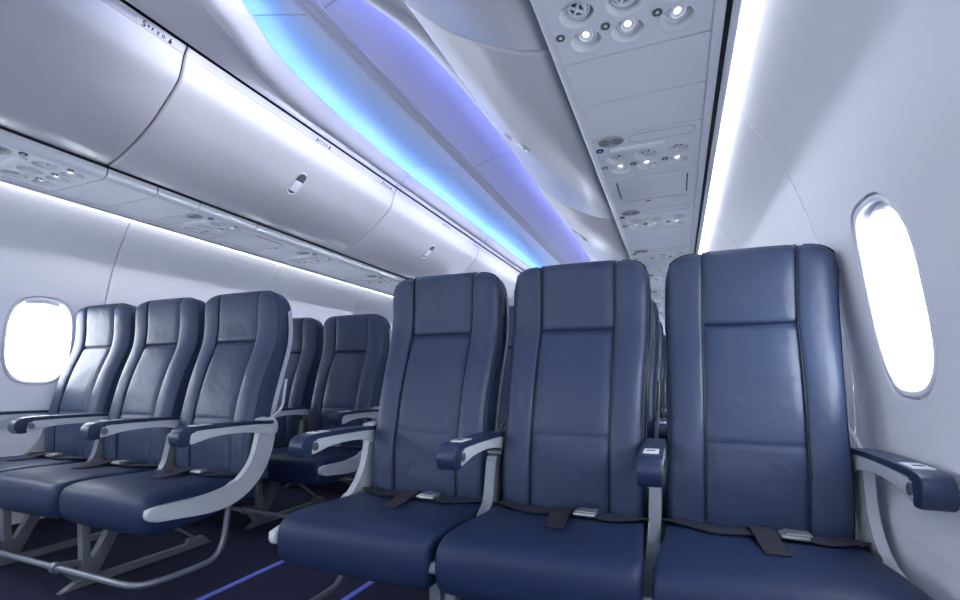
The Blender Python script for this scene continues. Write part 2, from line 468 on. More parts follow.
SC = s_of_z(H + .183); CELL = .508; WY0 = 1.353; WDY = lambda side, k: -.088 if side > 0 and k < 1 else 0   # windows sit a little off the panel middle on the right
def oval(n, a, b, e=3.0):
    out = []
    for k in range(n):
        t = 2 * math.pi * k / n + math.pi / n; c, s_ = math.cos(t), math.sin(t)
        r = (abs(c / a) ** e + abs(s_ / b) ** e) ** (-1 / e); out.append((r * c, r * s_))
    return out
NW = 64
S_LO, S_HI = s_of_z(.42), WL[-1]
def rect_ring(n, a, s0, s1):
    out = []
    for k in range(n):
        t = 2 * math.pi * k / n + math.pi / n; c, s_ = math.cos(t), math.sin(t)
        b = s1 if s_ > 0 else -s0
        f = min(a / abs(c) if abs(c) > 1e-9 else 9e9, b / abs(s_) if abs(s_) > 1e-9 else 9e9); out.append((f * c, f * s_))
    return out
OV_A, OV_B = .1425, .228
def wall_cell(bm, side, yc, gl, gr, wd):
    op = [(a + wd, b) for a, b in oval(NW, OV_A, OV_B)]; s0, s1 = SC - .31, SC + .33
    rect = rect_ring(NW, CELL / 2, -.31, .33)
    # put ring points exactly on the corners
    for cx_, cy_ in ((1, .33), (-1, .33), (1, -.31), (-1, -.31)):
        i = min(range(NW), key=lambda k: (rect[k][0] - cx_ * CELL / 2) ** 2 + (rect[k][1] - cy_) ** 2); rect[i] = (cx_ * CELL / 2, cy_)
    loops = []
    loops.append([wall_pt(side, yc + wd + (a - wd) * .99, SC + b * .993, .0225) for a, b in op])
    loops.append([wall_pt(side, yc + wd + (a - wd) * .99, SC + b * .993, .004) for a, b in op])
    for q in range(9):
        t = q / 8; l = []
        for (a, b), (c, d) in zip(op, rect):
            l.append(wall_pt(side, yc + a + (c - a) * t, SC + b + (d - b) * t, 0))
        loops.append(l)
    q_ = (CELL / 2 - .0055) / (CELL / 2)
    def pull(y):
        d = y - yc
        return yc + d * (q_ if (d > 0 and gr) or (d < 0 and gl) else 1)
    loops = [[Vector((p.x, pull(p.y), p.z)) for p in l] for l in loops]
    skin(bm, loops, cap=False)
    ys = [pull(yc - CELL / 2 + CELL * i / 2) for i in range(3)]
    for (sa, sb, n) in ((s1, S_HI, 14), (S_LO, s0, 4)):
        skin(bm, [[wall_pt(side, y, sa + (sb - sa) * k / n) for k in range(n + 1)] for y in ys], closed=False, cap=False)
    # rolled panel edges at the seams
    for g, y, dr in ((gl, yc - CELL / 2, -1), (gr, yc + CELL / 2, 1)):
        if g:
            n = 40; skin(bm, [[wall_pt(side, pull(y) + dr * e, S_LO + (S_HI - S_LO) * k / n, d) for k in range(n + 1)] for e, d in ((0, 0), (.0018, .0006), (.0026, .003), (.0026, .012))], closed=False, cap=False)

NC0, NC1 = -8, 17
FILL_DOORS = (-7,)                          # unseen wall bay left open, an added doorway for daylight fill
for side, nm in ((-1, 'left'), (1, 'right')):
    bm = bmesh.new()
    for k in range(NC0, NC1):
        yc = WY0 + CELL * k
        if k in FILL_DOORS: continue
        gap = .003
        wall_cell(bm, side, yc, k % 2 != 0, k % 2 == 0, WDY(side, k))
        if k % 2 == 0:
            skin(bm, [[wall_pt(side, yc + CELL / 2 + e, S_LO + (S_HI - S_LO) * q / 40, .0125) for q in range(41)] for e in (-.03, .03)], closed=False, cap=False, mi=1)
    w = struct(obj('wall_' + nm, bm, (M['wall'], M['gasket']), angle=30, merge=False), 'pale moulded cabin sidewall on the %s with panel seams' % nm, 'wall')
    bm2 = bmesh.new()
    DA, DB = WY0 + CELL * (FILL_DOORS[0] - .5), WY0 + CELL * (FILL_DOORS[-1] + .5)
    for ya, yb in ((YA, DA), (DB, YZ)):
        skin(bm2, [[wall_pt(side, y, S_LO * k / 10 + .004, 0) for k in range(11)] for y in (ya, yb)], closed=False, cap=False)
    struct(obj('dado_' + nm, bm2, M['dado']), 'textured grey lower sidewall panel on the %s' % nm, 'wall')
    bm = bmesh.new()
    a, b = wall_pt(side, 0, 0), wall_pt(side, 0, .03)
    for ya, yb in ((YA, DA), (DB, YZ)): box(bm, (min(a.x, a.x - side * .012), ya, 0), (max(a.x, a.x - side * .012), yb, .045), .003)
    struct(obj('baseboard_' + nm, bm, M['gasket']), 'dark baseboard along the %s sidewall' % nm, 'baseboard')

bm = bmesh.new()
skin(bm, [[(XC + o, y, z) for o, z in ((-1.42, 1.617), (-1.47, 1.62), (-1.40, 2.0), (-1.0, 2.32), (0, 2.40), (1.0, 2.32), (1.40, 2.0), (1.47, 1.62), (1.42, 1.617))] for y in (YA, YZ)], closed=False, cap=False)
struct(obj('ceiling_shell', bm, M['dark'], smooth=False), 'outer shell above the bins and ceiling panels', 'ceiling')
# windows
wn = 0
win_proto = {}
for side, nm in ((1, 'right'), (-1, 'left')):
    for k in range(-8, 16):
        if k in FILL_DOORS: continue
        yc = WY0 + CELL * k + WDY(side, k); wn += 1
        lab = '%s oval cabin window bright with daylight, %s' % (nm.capitalize() + ' side', 'beside the front seat row' if k == 0 else 'number %d %s the front seat row' % (abs(k), 'behind' if k > 0 else 'ahead of'))
        if side in win_proto:
            root = copy_tree(win_proto[side]); root.location.y = yc; root.name = 'window_%d' % wn; root['label'] = lab
            continue
        root = thing('window_%d' % wn, lab, 'window', (0, yc, 0)); struct(root); win_proto[side] = root
        def ring(sa, sb, d, e=3.0): return [wall_pt(side, a, SC + b, d) for a, b in oval(NW, sa, sb, e)]
        bm = bmesh.new()
        skin(bm, [ring(.162, .247, .022), ring(.1375, .2215, .022), ring(.137, .221, .004), ring(.1362, .2203, .0008), ring(.1350, .2190, 0), ring(.1290, .2105, .0005), ring(.1275, .2085, .002), ring(.1265, .2072, .007), ring(.1258, .2062, .015), ring(.1250, .2052, .0165), ring(.1235, .2035, .017), ring(.1225, .2022, .020), ring(.1215, .2010, .028), ring(.1207, .2000, .029), ring(.1190, .1980, .0295), ring(.1180, .197, .032), ring(.117, .195, .070)], cap=False)
        obj('frame', bm, M['wall'], root, angle=35)
        for d_, r_ in ((.036, (.1179, .1968)),):
            bm = bmesh.new(); V = skin(bm, [ring(r_[0], r_[1], d_), ring(r_[0] * .5, r_[1] * .5, d_ + .0), ring(r_[0] * .1, r_[1] * .1, d_)], cap=False)
            bm.faces.new(V[-1]); obj('pane', bm, M['glass'], root)
        # shade pulled up, only its lower edge shows
        bm = bmesh.new(); out = oval(NW, .1225, .201); top = [(a, b) for a, b in out if b > .180]; top.sort()
        n = len(top)
        for d0 in (0,):
            A = [wall_pt(side, a, SC + .176, .0225) for a, b in top]; B = [wall_pt(side, a, SC + b, .0225) for a, b in top]
            A2 = [wall_pt(side, a, SC + .176, .026) for a, b in top]; B2 = [wall_pt(side, a, SC + b, .026) for a, b in top]
            skin(bm, [[A[i], B[i], B2[i], A2[i]] for i in range(n)])
        sh = obj('window_shade', bm, M['plate'], root, angle=30)
        bm = bmesh.new(); loops = []
        for i in range(13):
            t = -1 + i / 6; a = .05 * t; hgt = .012 * (1 - t * t) + .001
            loops.append([wall_pt(side, a, SC + .177, .0222), wall_pt(side, a, SC + .177 + hgt, .010), wall_pt(side, a, SC + .180 + hgt, .012), wall_pt(side, a, SC + .184, .0222)])
        skin(bm, loops); obj('shade_handle', bm, M['psu'], sh, angle=30)

# unseen open doorways, added to bring in daylight from ahead of the seats
for side, nm in ((-1, 'left'), (1, 'right')):
    d = thing('door_%d' % (1 if side < 0 else 2), 'open doorway full of daylight in the %s sidewall ahead of the seats' % nm, 'door', (0, 0, 0)); struct(d)
    bm = bmesh.new()
    for ya, yb in ((DA, DA + .05), (DB - .05, DB)):
        skin(bm, [[wall_pt(side, ya, WL[-1] * k / 24, .06) for k in range(25)], [wall_pt(side, ya, WL[-1] * k / 24, -.01) for k in range(25)], [wall_pt(side, yb, WL[-1] * k / 24, -.01) for k in range(25)], [wall_pt(side, yb, WL[-1] * k / 24, .06) for k in range(25)]], closed=False, cap=False)
    obj('door_frame', bm, M['wall'], d)
# floor, end bulkheads
bm = bmesh.new(); box(bm, (XC - 1.76, YA, -.05), (XC + 1.76, YZ, 0)); struct(obj('floor', bm, M['carpet'], smooth=False), 'dark navy cabin carpet', 'floor')
for y, nm in ((YA, 'front'), (YZ, 'back')):
    bm = bmesh.new(); box(bm, (XC - 1.9, y - .03, -.05), (XC + 1.9, y + .03, 2.35)); struct(obj('wall_' + nm, bm, M['wall'], smooth=False), 'white cabin bulkhead closing the %s end' % nm, 'wall')
for s, nm in ((-.228, 'left'), (.228, 'right')):
    bm = bmesh.new(); box(bm, (XC + s - .011, YA + .05, 0), (XC + s + .011, YZ - .05, .004), .001)
    tag(obj('floor_path_strip', bm, M['track']), 'blue glowing strip in the carpet along the %s edge of the aisle' % nm, 'strip', 'floor path strips')

# ------------------------------------------------------------------ overhead bins
BIN = [(.462, 1.268), (.466, 1.262), (.478, 1.240), (.497, 1.175), (.520, 1.135), (.590, 1.072), (.640, 1.030), (.700, .990), (.760, .956), (.815, .930), (.870, .907), (.915, .895), (.944, .891), (.957, .895), (.961, .905)]
BP = smooth_path([(o, 0, z) for o, z in BIN], 5)
IS = min(range(len(BP)), key=lambda i: abs(BP[i].z - 1.240))
SP = BP[:IS + 1]; DP = [BP[IS] + Vector((.0022, 0, .0004)), BP[IS] + Vector((.0006, 0, -.0012))] + BP[IS + 1:]
def bpt(side, p, y, ins=0):
    # inset moves the shell up and outwards for rolled ends
    return (XC + side * (p.x + ins * .7), y, p.z + H + ins * .7)
BL = 1.43; BY0 = 1.22
def bin_label(side, k):
    return '%s white overhead bin above the %s seats, counting back from the nearest' % (ORD[k], side)
def make_bin(side, y0, y1, lab, parts=True):
    r = thing('overhead_bin', lab, 'overhead bin', (0, 0, 0), 'overhead luggage bins')
    ends = [(y0 + .0035, .016), (y0 + .004, .008), (y0 + .007, .003), (y0 + .013, 0)]
    ys = ends + [((y0 + y1) / 2, 0)] + [(y0 + y1 - y, i) for y, i in ends[::-1]]
    bm = bmesh.new()
    skin(bm, [[bpt(side, p, y, i) for p in DP] for y, i in ys], closed=False, cap=False)
    obj('bin_door', bm, M['bin'], r, angle=50)
    bm = bmesh.new()
    skin(bm, [[bpt(side, p, y, i * .7) for p in SP] for y, i in ys], closed=False, cap=False)
    st = obj('top_rail', bm, M['bin'], r, angle=50)
    # body behind
    bm = bmesh.new()
    prof = [(.475, 1.272), (.99, 1.272), (.99, .925), (.96, .925), (.93, .93), (.83, .95), (.72, 1.01), (.61, 1.09), (.54, 1.16), (.505, 1.235)]
    skin(bm, [[(XC + side * o, y, z + H) for o, z in prof] for y in (y0 + .012, y1 - .012)])
    obj('bin_body', bm, M['dark'], r, smooth=False)
    # latch at the middle of the door
    ym = (y0 + y1) / 2
    i0 = min(range(len(DP) - 1), key=lambda i: abs(DP[i].x - .622)); pa = DP[i0]; tdir = (DP[i0 + 1] - DP[i0 - 1]).normalized()
    nrm = Vector((-tdir.z, 0, tdir.x)); nrm = nrm if nrm.x < 0 else -nrm
    if nrm.z > 0: pass
    def lp(u, v, d):   # u along y, v up the door, d out of the door into the cabin
        p = pa - tdir * (v * 1.35) + Vector((nrm.x, 0, nrm.z)) * d
        return Vector((XC + side * p.x, ym + u * 1.4, p.z + H))
    def pill(a, b, n=28):
        out = []
        for k in range(n):
            t = 2 * math.pi * k / n; c, s_ = math.cos(t), math.sin(t)
            out.append((a * c, (b - a) * (1 if s_ >= 0 else -1) + a * s_))
        return out
    bm = bmesh.new()
    rings = [(.025, .054, -.001), (.0245, .0535, .0025), (.0225, .0515, .003), (.0205, .0495, .001), (.020, .049, -.0005), (.019, .048, -.0008)]
    V = skin(bm, [[lp(u, v, d) for u, v in pill(a, b)] for a, b, d in rings], cap=False); bm.faces.new(V[-1])
    la = obj('latch_recess', bm, M['darkbutton'] if False else M['bowl'], r, angle=35)
    bm = bmesh.new(); V = skin(bm, [[lp(u, v, d) for u, v in pill(a, b)] for a, b, d in ((.0185, .0475, .0004), (.017, .046, .0006))], cap=False); bm.faces.new(V[-1])
    obj('latch_pocket', bm, M['darkbutton'], la)
    bm = bmesh.new()
    h_ = [(-.0185, -.030), (-.0185, .022), (.0185, .022), (.0185, -.030)]
    def rr(a, b0, b1, rad=.006):
        out = []
        for cx_, cy_, a0 in ((a - rad, b1 - rad, 0), (-a + rad, b1 - rad, 90), (-a + rad, b0 + rad, 180), (a - rad, b0 + rad, 270)):
            for q in range(5):
                t = math.radians(a0 + 90 * q / 4); out.append((cx_ + rad * math.cos(t), cy_ + rad * math.sin(t)))
        return out
    V = skin(bm, [[lp(u, v, d) for u, v in rr(a, b0, b1)] for a, b0, b1, d in ((.0178, -.036, .012, .0006), (.0178, -.036, .012, .004), (.016, -.034, .010, .0058), (.012, -.029, .005, .0062))], cap=False); bm.faces.new(V[-1])
    obj('latch_handle', bm, M['bowl'], la, angle=40)
    # seat row placard on the top rail
    return r

def placard(r, side, yc, num):
    """row number and seat letters on the rail"""
    mid = Vector(((.466 + .478) / 2, 0, (1.262 + 1.240) / 2)); up = Vector((-(.478 - .466), 0, .022)).normalized()
    nrm = Vector((-up.z, 0, up.x)); nrm = nrm if nrm.x < 0 else -nrm
    xax = Vector((0, 1 if side < 0 else -1, 0)); U = Vector((side * up.x, 0, up.z)); N_ = Vector((side * nrm.x, 0, nrm.z))
    org = Vector((XC + side * mid.x, yc, mid.z + H)) + N_ * .0016
    bmB = bmesh.new()
    def q(a, b, d): return org + xax * a + U * b + N_ * d
    vs = [bmB.verts.new(q(a, b, d)) for d in (-.001, .0) for a, b in ((-.075, -.0095), (.075, -.0095), (.075, .0095), (-.075, .0095))]
    for f in ((4, 5, 6, 7), (0, 3, 2, 1), (0, 1, 5, 4), (1, 2, 6, 5), (2, 3, 7, 6), (3, 0, 4, 7)): bmB.faces.new([vs[i] for i in f])
    pl = obj('row_placard', bmB, M['bin'], r, smooth=False)
    R = Matrix((( xax.x, U.x, N_.x, 0), (xax.y, U.y, N_.y, 0), (xax.z, U.z, N_.z, 0), (0, 0, 0, 1)))
    def txt(s, a, b, size):
        c = bpy.data.curves.new('seat_lettering', 'FONT'); c.body = s; c.size = size; c.align_x = 'CENTER'; c.align_y = 'CENTER'; c.extrude = .0002; c.offset = .0007
        c.materials.append(M['ink']); o = bpy.data.objects.new('seat_lettering', c); link(o)
        me = bpy.data.meshes.new_from_object(o.evaluated_get(bpy.context.evaluated_depsgraph_get())); bpy.data.objects.remove(o)
        me.transform(Matrix.Translation(q(a, b, .0004)) @ R); link(bpy.data.objects.new('seat_lettering', me), pl)
    txt(num, -.050, .000, .027)
    for s, a in (('F', -.021), ('E', -.002), ('D', .017)): txt(s, a, -.0005, .0145)
    bm = bmesh.new()                                       # little emblem and the seated-figure sign
    for (a0, b0, a1, b1) in ((-.038, -.002, -.032, .006), (.036, -.0085, .047, .000), (.0385, .000, .0455, .0035)):
        vv = [bm.verts.new(q(a, b, d)) for d in (.0, .0007) for a, b in ((a0, b0), (a1, b0), (a1, b1), (a0, b1))]
        for f in ((4, 5, 6, 7), (0, 1, 5, 4), (1, 2, 6, 5), (2, 3, 7, 6), (3, 0, 4, 7)): bm.faces.new([vv[i] for i in f])
    M4 = Matrix.Translation(q(.042, .0062, 0)) @ R; lathe(bm, [(.0030, 0), (.0030, .0008), (0, .0008)], 12, M4)
    obj('placard_symbol', bm, M['ink'], pl, smooth=False)

for side, nm in ((-1, 'left'), (1, 'right')):
    for k in range(6):
        y0 = BY0 + BL * (k - 1); y1 = min(y0 + BL, YZ)
        r = make_bin(side, y0, y1, bin_label(nm, k))
        if side < 0:
            for j, yc in enumerate((y0 + .75, y0 + 1.33)) if k else ((0, 1.115),):
                if k < 3: placard(r, side, yc if not (k == 0 and j == 0) else 1.115, str(5 + (0 if k == 0 else 2 * k - 1 + j)))
    # plain bin fronts ahead of and behind the part in view
    for (a, b, t) in ((YA, BY0 - BL, 'front'), (BY0 + 5 * BL, YZ, 'back')):
        bm = bmesh.new(); skin(bm, [[bpt(side, p, y) for p in BP] for y in (a, b)], closed=False, cap=False)
        struct(obj('trim_bin_%s_%s' % (t, nm), bm, M['bin']), 'plain white bin front at the %s on the %s' % (t, nm), 'trim')

# ------------------------------------------------------------------ service panels under the bins
ZP = .842 + H
def psu_edge(side, y): # rounded aisle edge, from the bin gap to the flat
    P = smooth_path([(.966, 0, .886), (.966, 0, .876), (.970, 0, .862), (.980, 0, .852), (1.0, 0, .8435)], 4)
    return [(XC + side * p.x, y, p.z + H) for p in P]
O0, O1 = 1.0, 1.357
def panel(side, y0, y1, holes=()):
    """flat service panel with a rolled aisle edge and round openings"""
    bm = bmesh.new(); g = .0034
    y0 += g; y1 -= g
    outer = [(O0, y0), (O1, y0), (O1, y1), (O0, y1)]
    loops = [outer] + [[(cx + r * math.cos(2*math.pi*k/28), cy + r * math.sin(2*math.pi*k/28)) for k in range(28)] for cx, cy, r in holes]
    es = []
    for l in loops:
        vs = [bm.verts.new((XC + side * a, b, ZP + .0015)) for a, b in l]
        es += [bm.edges.new((vs[i], vs[(i + 1) % len(vs)])) for i in range(len(vs))]
    bmesh.ops.triangle_fill(bm, use_beauty=True, use_dissolve=False, edges=es)
    for v in bm.verts: v.co.z = ZP + .0015
    skin(bm, [psu_edge(side, y) for y in (y0, y1)], closed=False, cap=False)
    for y in (y0, y1):   # rolled ends
        e = psu_edge(side, y) + [(XC + side * O1, y, ZP + .0015)]
        dy = -.0008 if y == y0 else .0008
        skin(bm, [e, [(x, yy + dy, z + .001) for x, yy, z in e], [(x, yy + dy, z + .012) for x, yy, z in e]], closed=False, cap=False)
    return bm

LX = (1.071, 1.171, 1.282); VX_ = (1.065, 1.171, 1.283); SX = (1.013, 1.122, 1.239)
UL = 1.145
def make_unit(side, yl, lab):
    r = thing('passenger_service_unit', lab, 'service panel', (0, yl, 0), 'overhead service units')
    holes = []
    for x in LX: holes.append((x, .012, .038))
    for x in VX_: holes.append((x, -.080, .040))
    pill_hole = None
    bm = panel(side, -.262, .085, holes); obj('panel', bm, M['psu'], r, angle=25, merge=False)
    def T(o, y, z=0): return Matrix.Translation((XC + side * o, y, ZP + .0015 + z))
    def bowl(o, y, R, depth, inner):
        bm = bmesh.new()
        lathe(bm, [(R + .0015, -.0012), (R + .0012, -.0016), (R, -.001), (R * .985, depth * .25), (R * .94, depth * .6), (R * .86, depth * .88), (inner, depth)], 28, T(o, y))
        lathe(bm, [(inner, depth), (0, depth)], 28, T(o, y), mi=1)
        return bm
    for j in range(3):
        # reading lamp: bowl, tilted eyeball, lens
        bw = obj('reading_light', bowl(LX[j], .012, .038, .022, .030), (M['bowl'], M['darkbutton']), r, angle=50)
        tilt = Matrix.Rotation(math.radians(-10), 4, 'X') @ Matrix.Rotation(math.radians(side * (8, 0, -8)[j]), 4, 'Y')
        Q = T(LX[j], .004, .010) @ tilt
        bm = bmesh.new(); lathe(bm, [(.0265, .006), (.0265, -.001), (.0245, -.002), (.0235, .000), (.0205, .002), (.0195, -.0035), (.016, -.0045), (.015, -.001), (.0085, -.000), (.008, .001)], 28, Q)
        obj('lamp_eyeball', bm, M['psu'], bw, angle=35)
        bm = bmesh.new(); lathe(bm, [(.0078, .001), (.0066, -.0012), (.004, -.002), (0, -.0022)], 20, Q); obj('lamp_lens', bm, M['lens'], bw)
        # air outlet: bowl, ring and vanes
        bw = obj('air_vent', bowl(VX_[j], -.080, .040, .024, .033), (M['bowl'], M['darkbutton']), r, angle=50)
        Q = T(VX_[j], -.084, .012) @ tilt
        bm = bmesh.new(); lathe(bm, [(.030, .006), (.030, -.001), (.028, -.002), (.027, .000), (.0225, -.001), (.0215, -.0045), (.018, -.0055), (.0165, -.004), (.0165, .003)], 28, Q)
        for a in range(4):
            RR = Q @ Matrix.Rotation(a * math.pi / 2 + .5, 4, 'Z'); b2 = bmesh.new(); box(b2, (.003, -.003, -.0055), (.0168, .003, -.001), .001)
            for v in b2.verts: v.co = RR @ v.co
            me = bpy.data.meshes.new('t'); b2.to_mesh(me); b2.free(); bm.from_mesh(me); bpy.data.meshes.remove(me)
        lathe(bm, [(.0055, .002), (.0055, -.0055), (.003, -.007), (0, -.007)], 14, Q)
        obj('air_nozzle', bm, M['psu'], bw, angle=35, merge=False)
        bm = bmesh.new(); lathe(bm, [(.0165, .002), (0, .002)], 20, Q); obj('nozzle_throat', bm, M['darkbutton'], bw)
        bm = bmesh.new(); lathe(bm, [(.0115, -.0005), (.0115, -.0025), (.0098, -.003), (.0085, -.001), (.008, -.0008), (0, .0005)], 20, T(SX[j], -.022)); sw = obj('light_button', bm, M['darkbutton'], r, angle=35)
        bm = bmesh.new(); lathe(bm, [(.0045, -.0012), (.003, -.0022), (0, -.0024)], 12, T(SX[j], -.021)); obj('button_mark', bm, M['bowl'], sw)
    bm = bmesh.new(); lathe(bm, [(.0135, 0), (.0135, -.003), (.012, -.0042), (.009, -.003), (0, -.0032)], 22, T(1.016, -.168) ); cb = obj('call_button', bm, M['blue'], r, angle=35)
    bm = bmesh.new(); lathe(bm, [(.0048, -.0032), (.0042, -.0042), (0, -.0044)], 14, T(1.016, -.168)); obj('button_mark', bm, M['plate'], cb)
    # speaker grille: oval plate with two fans of holes
    bm = bmesh.new(); G = T(1.062, -.222) @ Matrix.Scale(1.25, 4, (1, 0, 0)) @ Matrix.Rotation(0, 4, 'Z')
    lathe(bm, [(.037, 0), (.0365, -.0022), (.033, -.0026), (0, -.0026)], 30, G); gr = obj('speaker_grille', bm, M['grille'], r, angle=35)
    bm = bmesh.new()
    for c in (-.021, .021):
        for rr in (.004, .0085, .013, .0175):
            lathe(bm, [(rr, -.0027), (rr, -.0031), (rr + .0022, -.0031), (rr + .0022, -.0027)], 18, T(1.062 + c, -.222))
    obj('speaker_slots', bm, M['darkbutton'], gr)
    # rounded hatch and the long sign window
    def pillring(x0, x1, yc, rad, z):
        out = []
        for k in range(32):
            t = 2*math.pi*k/32; c, s_ = math.cos(t), math.sin(t)
            out.append((XC + side * ((x1 - rad if c >= 0 else x0 + rad) + rad * c), yc + rad * s_, ZP + .0015 + z))
        return out
    bm = bmesh.new(); skin(bm, [pillring(1.122, 1.340, -.215, .031, -.0001), pillring(1.123, 1.339, -.215, .030, -.0016), pillring(1.125, 1.337, -.215, .028, -.0016), pillring(1.126, 1.336, -.215, .027, -.0002)], cap=False); obj('hatch_rim', bm, M['rail'], r, angle=35)
    bm = bmesh.new(); V = skin(bm, [pillring(1.050, 1.245, -.150, .018, -.0003), pillring(1.052, 1.243, -.150, .016, -.004), pillring(1.058, 1.237, -.150, .010, -.0065), pillring(1.064, 1.231, -.150, .004, -.007)], cap=False); bm.faces.new(V[-1]); obj('sign_window', bm, M['bowl'], r, angle=60)
    return r

def unit_label(nm, k): return '%s overhead service unit with reading lamps and vents over the %s seats, counting back' % (ORD[k], nm)
for side, nm in ((-1, 'left'), (1, 'right')):
    u0 = None; nb = 0; nox = 0
    for k in range(8):
        yl = UL + .76 * k
        if u0 is None: u0 = make_unit(side, yl, unit_label(nm, k))
        else:
            c = copy_tree(u0); c.location.y = yl; c['label'] = unit_label(nm, k)
        a, b = yl + .085, yl + .76 - .262
        if k % 2 == 0:
            for y0, y1 in ((a, (a + b) / 2), ((a + b) / 2, b)):
                tag(obj('filler_panel', panel(side, y0, y1), M['psu'], angle=25, merge=False), '%s blank grey overhead panel between service units on the %s, counting back' % (ORD[nb], nm), 'panel', 'blank overhead panels'); nb += 1  # blank filler panel under the bins, not part of the ceiling
        else:
            ox = thing('oxygen_panel', '%s oxygen mask panel with slotted door overhead on the %s, counting back' % (ORD[nox], nm), 'panel', (0, 0, 0), 'oxygen mask panels'); nox += 1
            obj('panel', panel(side, a, b), M['psu'], ox, angle=25, merge=False)
            bm = bmesh.new(); zz = ZP + .0015
            box(bm, (XC + side * 1.18 - .138, a + .035, zz - .002), (XC + side * 1.18 + .138, a + .285, zz + .002), .0015)
            obj('mask_door', bm, M['psu'], ox, angle=30)
            for q in (-1, 1):
                bm = bmesh.new(); box(bm, (XC + side * 1.18 + q * .1405 - .0025, a + .06, zz - .0012), (XC + side * 1.18 + q * .1405 + .0025, a + .25, zz + .002)); obj('door_slot', bm, M['dark'], ox, smooth=False)
            bm = bmesh.new(); box(bm, (XC + side * 1.18 - .13, a + .287, zz - .0008), (XC + side * 1.18 + .13, a + .290, zz + .002)); obj('door_gap', bm, M['darkbutton'], ox, smooth=False)
            sg = None
            bm = bmesh.new(); box(bm, (XC + side * 1.20 - .075, a + .300, zz - .0012), (XC + side * 1.20 + .075, a + .322, zz + .001)); sg = obj('warning_sign', bm, M['bowl'], ox, smooth=False)
            bm = bmesh.new(); box(bm, (XC + side * 1.155 - .012, a + .305, zz - .002), (XC + side * 1.155 + .012, a + .318, zz)); obj('red_sign_mark', bm, M['red'], sg, smooth=False)
    # plain runs ahead of and behind the detailed part
    for y0, y1, t in ((YA, UL - .262, 'front'), (UL + .76 * 8 - .262, YZ, 'back')):
        struct(obj('trim_service_%s_%s' % (t, nm), panel(side, y0, y1), M['psu'], angle=25, merge=False), 'plain overhead panel run at the %s on the %s' % (t, nm), 'trim')
    # backing, outer rail, black gasket, lip
    bm = bmesh.new(); box(bm, (min(XC + side * .962, XC + side * 1.42), YA, ZP + .045), (max(XC + side * .962, XC + side * 1.42), YZ, ZP + .07)); struct(obj('trim_backing_' + nm, bm, M['dark'], smooth=False), 'dark backing above the service panels on the %s' % nm, 'trim')
    def run(name, poly, m, lab):
        bm = bmesh.new(); skin(bm, [[(XC + side * o, y, z + H) for o, z in poly] for y in (YA, YZ)]); return struct(obj(name, bm, m, angle=35), lab, 'trim')
    run('trim_rail_' + nm, [(1.3585, .852), (1.3585, .844), (1.361, .841), (1.376, .8395), (1.383, .841), (1.385, .846), (1.385, .87), (1.3585, .87)], M['psu'], 'narrow grey rail outside the service panels on the %s' % nm)
    run('trim_gasket_' + nm, [(1.385, .849), (1.398, .847), (1.398, .87), (1.385, .87)], M['gasket'], 'black rubber line beside the lamp strip on the %s' % nm)
    run('trim_lip_' + nm, [(1.398, .842), (1.402, .836), (1.4125, .835), (1.4165, .838), (1.4165, .87), (1.398, .87)], M['psu'], 'grey lip along the lamp strip on the %s' % nm)
    n = 0
    for k in range(NC0, NC1, 2):
        ya, yb = WY0 + CELL * (k - .5) + CELL * 1, WY0 + CELL * (k + 1.5) + CELL * 1
        ya, yb = ya + .006, min(yb, YZ) - .006
        if ya < YA: ya = YA
        bm = bmesh.new(); poly = [(1.418, .842), (1.421, .8395), (1.440, .838), (1.4545, .8395), (1.4565, .842), (1.4565, .862), (1.418, .862)]
        skin(bm, [[(XC + side * o, y, z + H) for o, z in poly] for y in (ya, yb)])
        vis = ya > .3
        o = obj('light_strip', bm, M['led_white'], angle=35)
        tag(o, ('%s white lamp strip segment along the top of the %s sidewall, counting back' % (ORD[n], nm)) if ya > -.5 and n < 10 else 'white lamp strip segment at the %s along the %s sidewall' % ('forward end' if ya < 0 else 'far end', nm), 'strip light', 'sidewall lamp strips')
        if ya > -.5: n += 1
    run('trim_cove_' + nm, [(1.416, .862), (1.50, .862), (1.50, .87), (1.416, .87)], M['bowl'], 'channel above the lamp strip on the %s' % nm)

# ------------------------------------------------------------------ ceiling: soffits, glowing crown, centre rail
OE = [(.92, .0), (.935, .06), (.97, .095), (1.05, .125), (1.2, .172), (1.354, .232), (1.465, .278), (1.68, .320), (1.9, .343), (2.2, .362), (2.6, .378), (3.2, .380), (11, .380)]
def oe(y): return max(.0, smoothtab(OE, y))
def soffit_profile(y):
    e = oe(y); s = min(.452, e + .115)
    out = [(.520, 1.372), (.500, 1.330), (.480, 1.300), (.466, 1.284)]
    w = s - .455
    if s < .45:
        out += [(.455, 1.288), (.455 + (s - .455) * .5, 1.300), (s + .010, 1.312)]
    else: out += [(.462, 1.287), (.459, 1.289), (.456, 1.291)]
    k = (s - e) / .115 if e > 0 else 1
    L = s - e
    out += [(s, 1.3075), (e + L * .86, 1.302), (e + L * .66, 1.304), (e + L * .46, 1.312), (e + L * .28, 1.325), (e + L * .12, 1.340), (e + L * .03, 1.352), (e, 1.358), (e + .003, 1.365), (e + .012, 1.369), (e + .06, 1.370)]
    return out
YS = [.9205, .925, .935, .95, .97, 1.0, 1.05, 1.1, 1.15, 1.2, 1.25, 1.3, 1.35, 1.4, 1.45, 1.5, 1.55, 1.6, 1.68, 1.75, 1.85, 1.95, 2.05, 2.15, 2.25, 2.35, 2.45, 2.55]
seg = [(YS + [2.640], 0)] + [([2.652 + 1.43 * i, 2.652 + 1.43 * i + .01, 2.652 + 1.43 * (i + 1) - .02, 2.652 + 1.43 * (i + 1) - .012], i + 1) for i in range(5)] + [([9.802, YZ], 6)]
